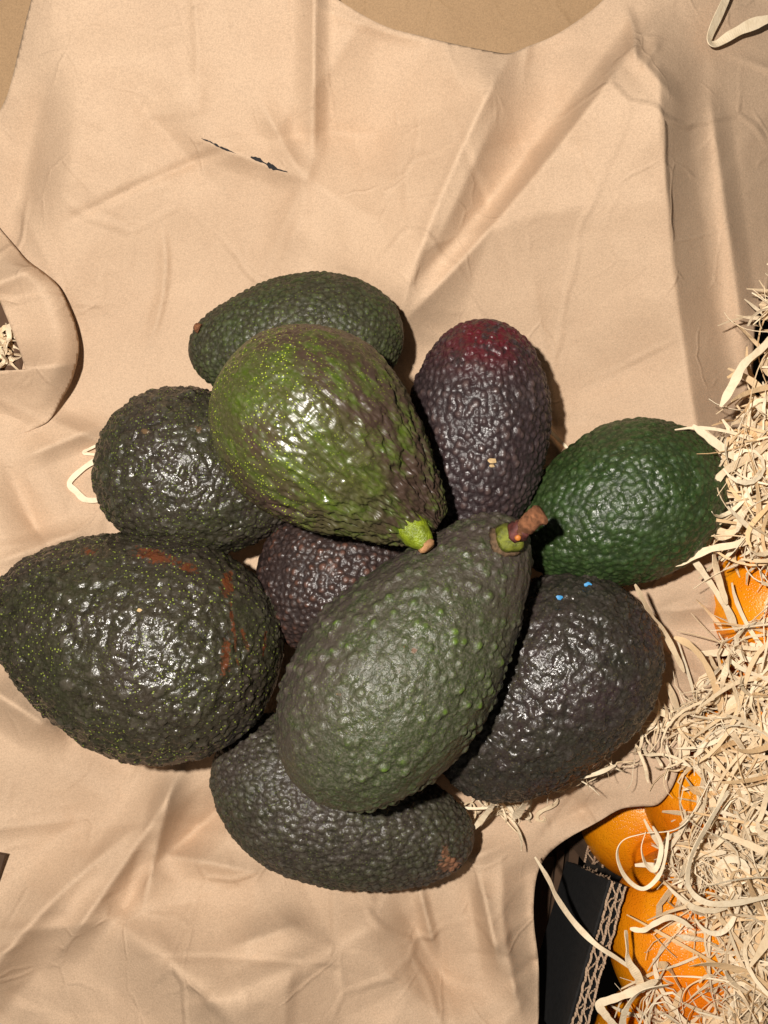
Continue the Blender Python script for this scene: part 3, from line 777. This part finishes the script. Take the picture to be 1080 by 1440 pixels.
hz = lambda u, v, d=.003: (u, v, hp1(u, v) + d)
def strand(pts, w, label, twist=(0, 0), r=.25, n=9, normal=(0, 0, 1), group='loose wood wool strands'):
    path = catmull([tuple(P(*p)) for p in pts], n); w = w * .82
    V_, F_, R_ = [], [], []
    strand_geo([Vector(p) for p in path], w, normal, lambda e: twist[0] + twist[1] * math.sin(e * 5 + twist[0]), V_, F_, R_, r, .00014)
    o = mesh('wood_wool_strand', V_, F_, M_wool, None, False, dict(rnd=R_))
    return tag(o, label, 'wood strand', group)
strand([(752, 1205, .020), (772, 1238, .020), (783, 1262, .020), (808, 1298, .021), (838, 1328, .024), (868, 1348, .030), (892, 1365, .034)], .0026, 'long pale strand crossing the black gap and the divider', (.2, .7), .1)
strand([hz(1034, -30, .010), hz(1015, 12, .008), hz(998, 52, .006), hz(1006, 62, .006), hz(1030, 48, .008), hz(1056, 35, .010), hz(1095, 22, .012)], .0044, 'bent V shaped strand in the top right corner', (.25, .5), .15)
strand([(1090, 470, .058), (1071, 490, .058), (1046, 512, .058), (1032, 538, .056), (1013, 572, .052)], .0034, 'pointed strand overhanging the right paper edge highest up', (.1, .2), .2)
strand([(974, 598, .052), (992, 612, .052), (1012, 628, .052), (1042, 648, .05), (1062, 650, .045)], .0034, 'short straight strand touching the upper right of the green avocado', (.1, .2), .1)
strand([(1085, 622, .05), (1050, 645, .052), (1018, 664, .054), (1005, 684, .052), (1002, 708, .046)], .0036, 'folded strand hooking down just right of the green avocado', (.2, .3), .3)
strand([(946, 796, .045), (968, 785, .045), (1000, 772, .048), (1040, 764, .05), (1076, 745, .048)], .0032, 'strand pointing at the underside of the green avocado', (.1, .3), .3)
strand([(968, 778, .034), (985, 800, .036), (1004, 828, .038), (1022, 856, .036), (1036, 888, .03)], .0030, 'slanting strand across the bare paper beside the topmost orange', (.1, .3), .15)
strand([(1010, 740, .036), (1004, 775, .038), (1010, 812, .04), (1022, 850, .04)], .0034, 'greyish strand standing upright left of the topmost orange', (.6, .4), .4)
strand([(893, 822, .050), (905, 845, .046), (918, 870, .040), (935, 892, .034), (950, 920, .030), (962, 945, .026)], .0028, 'strand hugging the right shoulder of the black avocado', (.2, .4), .4)
strand([(948, 896, .034), (968, 906, .036), (986, 924, .038), (1000, 950, .038), (1012, 985, .034), (1018, 1015, .03)], .0032, 'orange tinted curved strand over the paper right edge', (.2, .4), .8)
strand([(938, 960, .020), (950, 990, .020), (958, 1020, .022), (964, 1050, .024), (958, 1075, .024)], .0040, 'broad strand standing beside the right flank of the black avocado', (.3, .4), .3)
strand([(908, 1026, .022), (930, 1020, .024), (952, 1018, .026), (968, 1030, .026)], .0020, 'spiky horizontal strand reaching the black avocado', (.1, .3), .2)
strand([(1002, 1090, .040), (960, 1160, .042), (905, 1172, .042), (876, 1182, .042), (868, 1204, .042), (880, 1234, .042), (904, 1250, .042), (926, 1232, .042), (936, 1200, .044), (940, 1170, .044)], .0019, 'looped curl of strand above the large bright orange', (.9, .4), .1)
strand([(908, 1170, .046), (902, 1192, .048), (908, 1215, .048), (922, 1222, .048), (930, 1190, .046), (918, 1162, .046)], .0021, 'small tight curl nested inside the loop by the paper lip', (.9, .3), .25)
strand([(1024, 1112, .050), (995, 1160, .050), (972, 1205, .050), (968, 1245, .050), (990, 1268, .050), (1030, 1270, .050), (1095, 1258, .050)], .0026, 'long hooked strand sweeping along the right side', (.2, .4), .15)
strand([(886, 1306, .040), (905, 1308, .042), (922, 1298, .044), (945, 1290, .044), (975, 1305, .044)], .0022, 'ribbon strand lying across the bright orange', (.3, .4), .2)
strand([(880, 1308, .036), (882, 1330, .038), (884, 1352, .040), (898, 1375, .040), (900, 1390, .038)], .0034, 'short upright strand on the orange near the divider', (.4, .6), .35)
strand([(838, 1412, .034), (870, 1402, .038), (900, 1390, .040), (925, 1378, .042)], .0034, 'strand lying over the fluted edge near the bottom', (.2, .4), .2)
strand([(838, 1410, .034), (855, 1432, .034), (870, 1450, .032)], .0034, 'strand end dropping off the fluted edge at the bottom', (.2, .2), .15)
strand([(940, 1385, .044), (900, 1395, .044), (878, 1425, .042), (875, 1460, .038)], .0030, 'wide arched strand at the bottom edge over the orange', (.5, .4), .15)
strand([(150, 640, hp1(150, 640) + .004), hz(122, 655), hz(98, 678, .002), hz(108, 692, .002), hz(122, 703, .0025), hz(150, 702, .003)], .0028, 'hooked pale strand poking out left of the small dark avocado', (.1, .2), .05)
strand([hz(150, 620, .004), hz(128, 630), hz(118, 637, .002), hz(142, 640, .003)], .0014, 'thin short strand end just above the hooked pale one', (.1, .2), .05)
strand([hz(765, 600, .004), hz(775, 608, .002), hz(800, 632, .003)], .0016, 'tiny straight strand between purple and green avocados', (.1, .2), .05)

# strands on the paper under the black avocado
V_, F_, R_ = [], [], []
for k in range(34):
    u = random.gauss(704, 20); v = random.gauss(1133, 9)
    strand_geo(rand_path(P(u, v, hp1(u, v) + random.uniform(.002, .008)), random.uniform(-.4, 1.3), random.uniform(.010, .024), 230, 22), random.choice((.0003, .0006, .001, .0016)), (0, 0, 1), lambda e: .5 * math.sin(e * 4 + k), V_, F_, R_, random.random() * .5)
for pts, w in (([(684, 1104, .044), (690, 1090, .048), (702, 1086, .050), (726, 1096, .048), (746, 1110, .044), (752, 1122, .036)], .0026),
               ([(700, 1092, .046), (697, 1118, .036), (690, 1136, .026), (664, 1168, .018)], .0020), ([(744, 1112, .040), (738, 1130, .030), (724, 1150, .020)], .0028),
               ([(750, 1116, .034), (780, 1104, .034), (808, 1095, .034), (838, 1088, .034), (866, 1076, .034)], .0014),
               ([(648, 1136, .014), (672, 1137, .016), (700, 1134, .018)], .0010)):
    strand_geo([Vector(p) for p in catmull([tuple(P(*q)) for q in pts], 7)], w, (0, 0, 1), lambda e: .5 * math.sin(e * 4), V_, F_, R_, .15)
tf = mesh('wood_wool_tuft', V_, F_, M_wool, None, False, dict(rnd=R_))
tag(tf, 'small tangled tuft of wood wool tucked under the black glossy avocado', 'wood wool')
V_, F_, R_ = [], [], []
for k in range(22):
    e = random.random(); u = 770 + 125 * e + random.gauss(0, 6); v = 1104 - 34 * e + random.gauss(0, 5)
    strand_geo(rand_path(P(u, v, .016 + .008 * e + random.uniform(0, .004)), random.gauss(.45, .5), random.uniform(.006, .02), 130, 16), random.choice((.0002, .0003, .0005)), (0, 0, 1), lambda e: 0, V_, F_, R_, random.random() * .6, .0001)
for k in range(26):
    e = random.random(); u = 905 + 55 * e + random.gauss(0, 8); v = 1060 - 40 * e + random.gauss(0, 26)
    strand_geo(rand_path(P(u, v, .024 + random.uniform(0, .006)), random.uniform(.6, 2.4), random.uniform(.006, .02), 70, 12), random.choice((.0003, .0006, .0011)), (0, 0, 1), lambda e: 0, V_, F_, R_, random.random() * .6, .0001)
ff = mesh('wood_fibres', V_, F_, M_wool, None, False, dict(rnd=R_))
tag(ff, 'fine wispy wood fibres caught on the paper lip', 'fibres', kind='stuff')
# wool seen through the hole of the flap
V_, F_, R_ = [], [], []
for k in range(90):
    u = random.uniform(-70, 16); v = random.uniform(462, 512)
    strand_geo(rand_path(P(u, v, hp1(u, v) + random.uniform(.001, .007)), random.uniform(0, 6), random.uniform(.006, .013), 90, 14), random.choice((.0008, .0014, .002)), (0, 0, 1), lambda e, k=k: math.sin(e * 4 + k), V_, F_, R_, random.random() * .4)
child(mesh('gap_shade_patch', [P(a, b, hp1(a, b) + .0012) for a, b in ((-60, 395), (4, 418), (34, 500), (30, 520), (-60, 520))], [(4, 3, 2, 1, 0)], M_brownwall, None, False), paper)  # dark sheet over the paper paints the shade inside the flap's gap
tl = mesh('wood_wool_tuft', V_, F_, M_wool, None, False, dict(rnd=R_))
tag(tl, 'scrap of wood wool showing beside the curled flap at the left edge', 'wood wool')
print('tris', sum(len(p.vertices) - 2 for o in bpy.data.objects if o.type == 'MESH' for p in o.data.polygons))
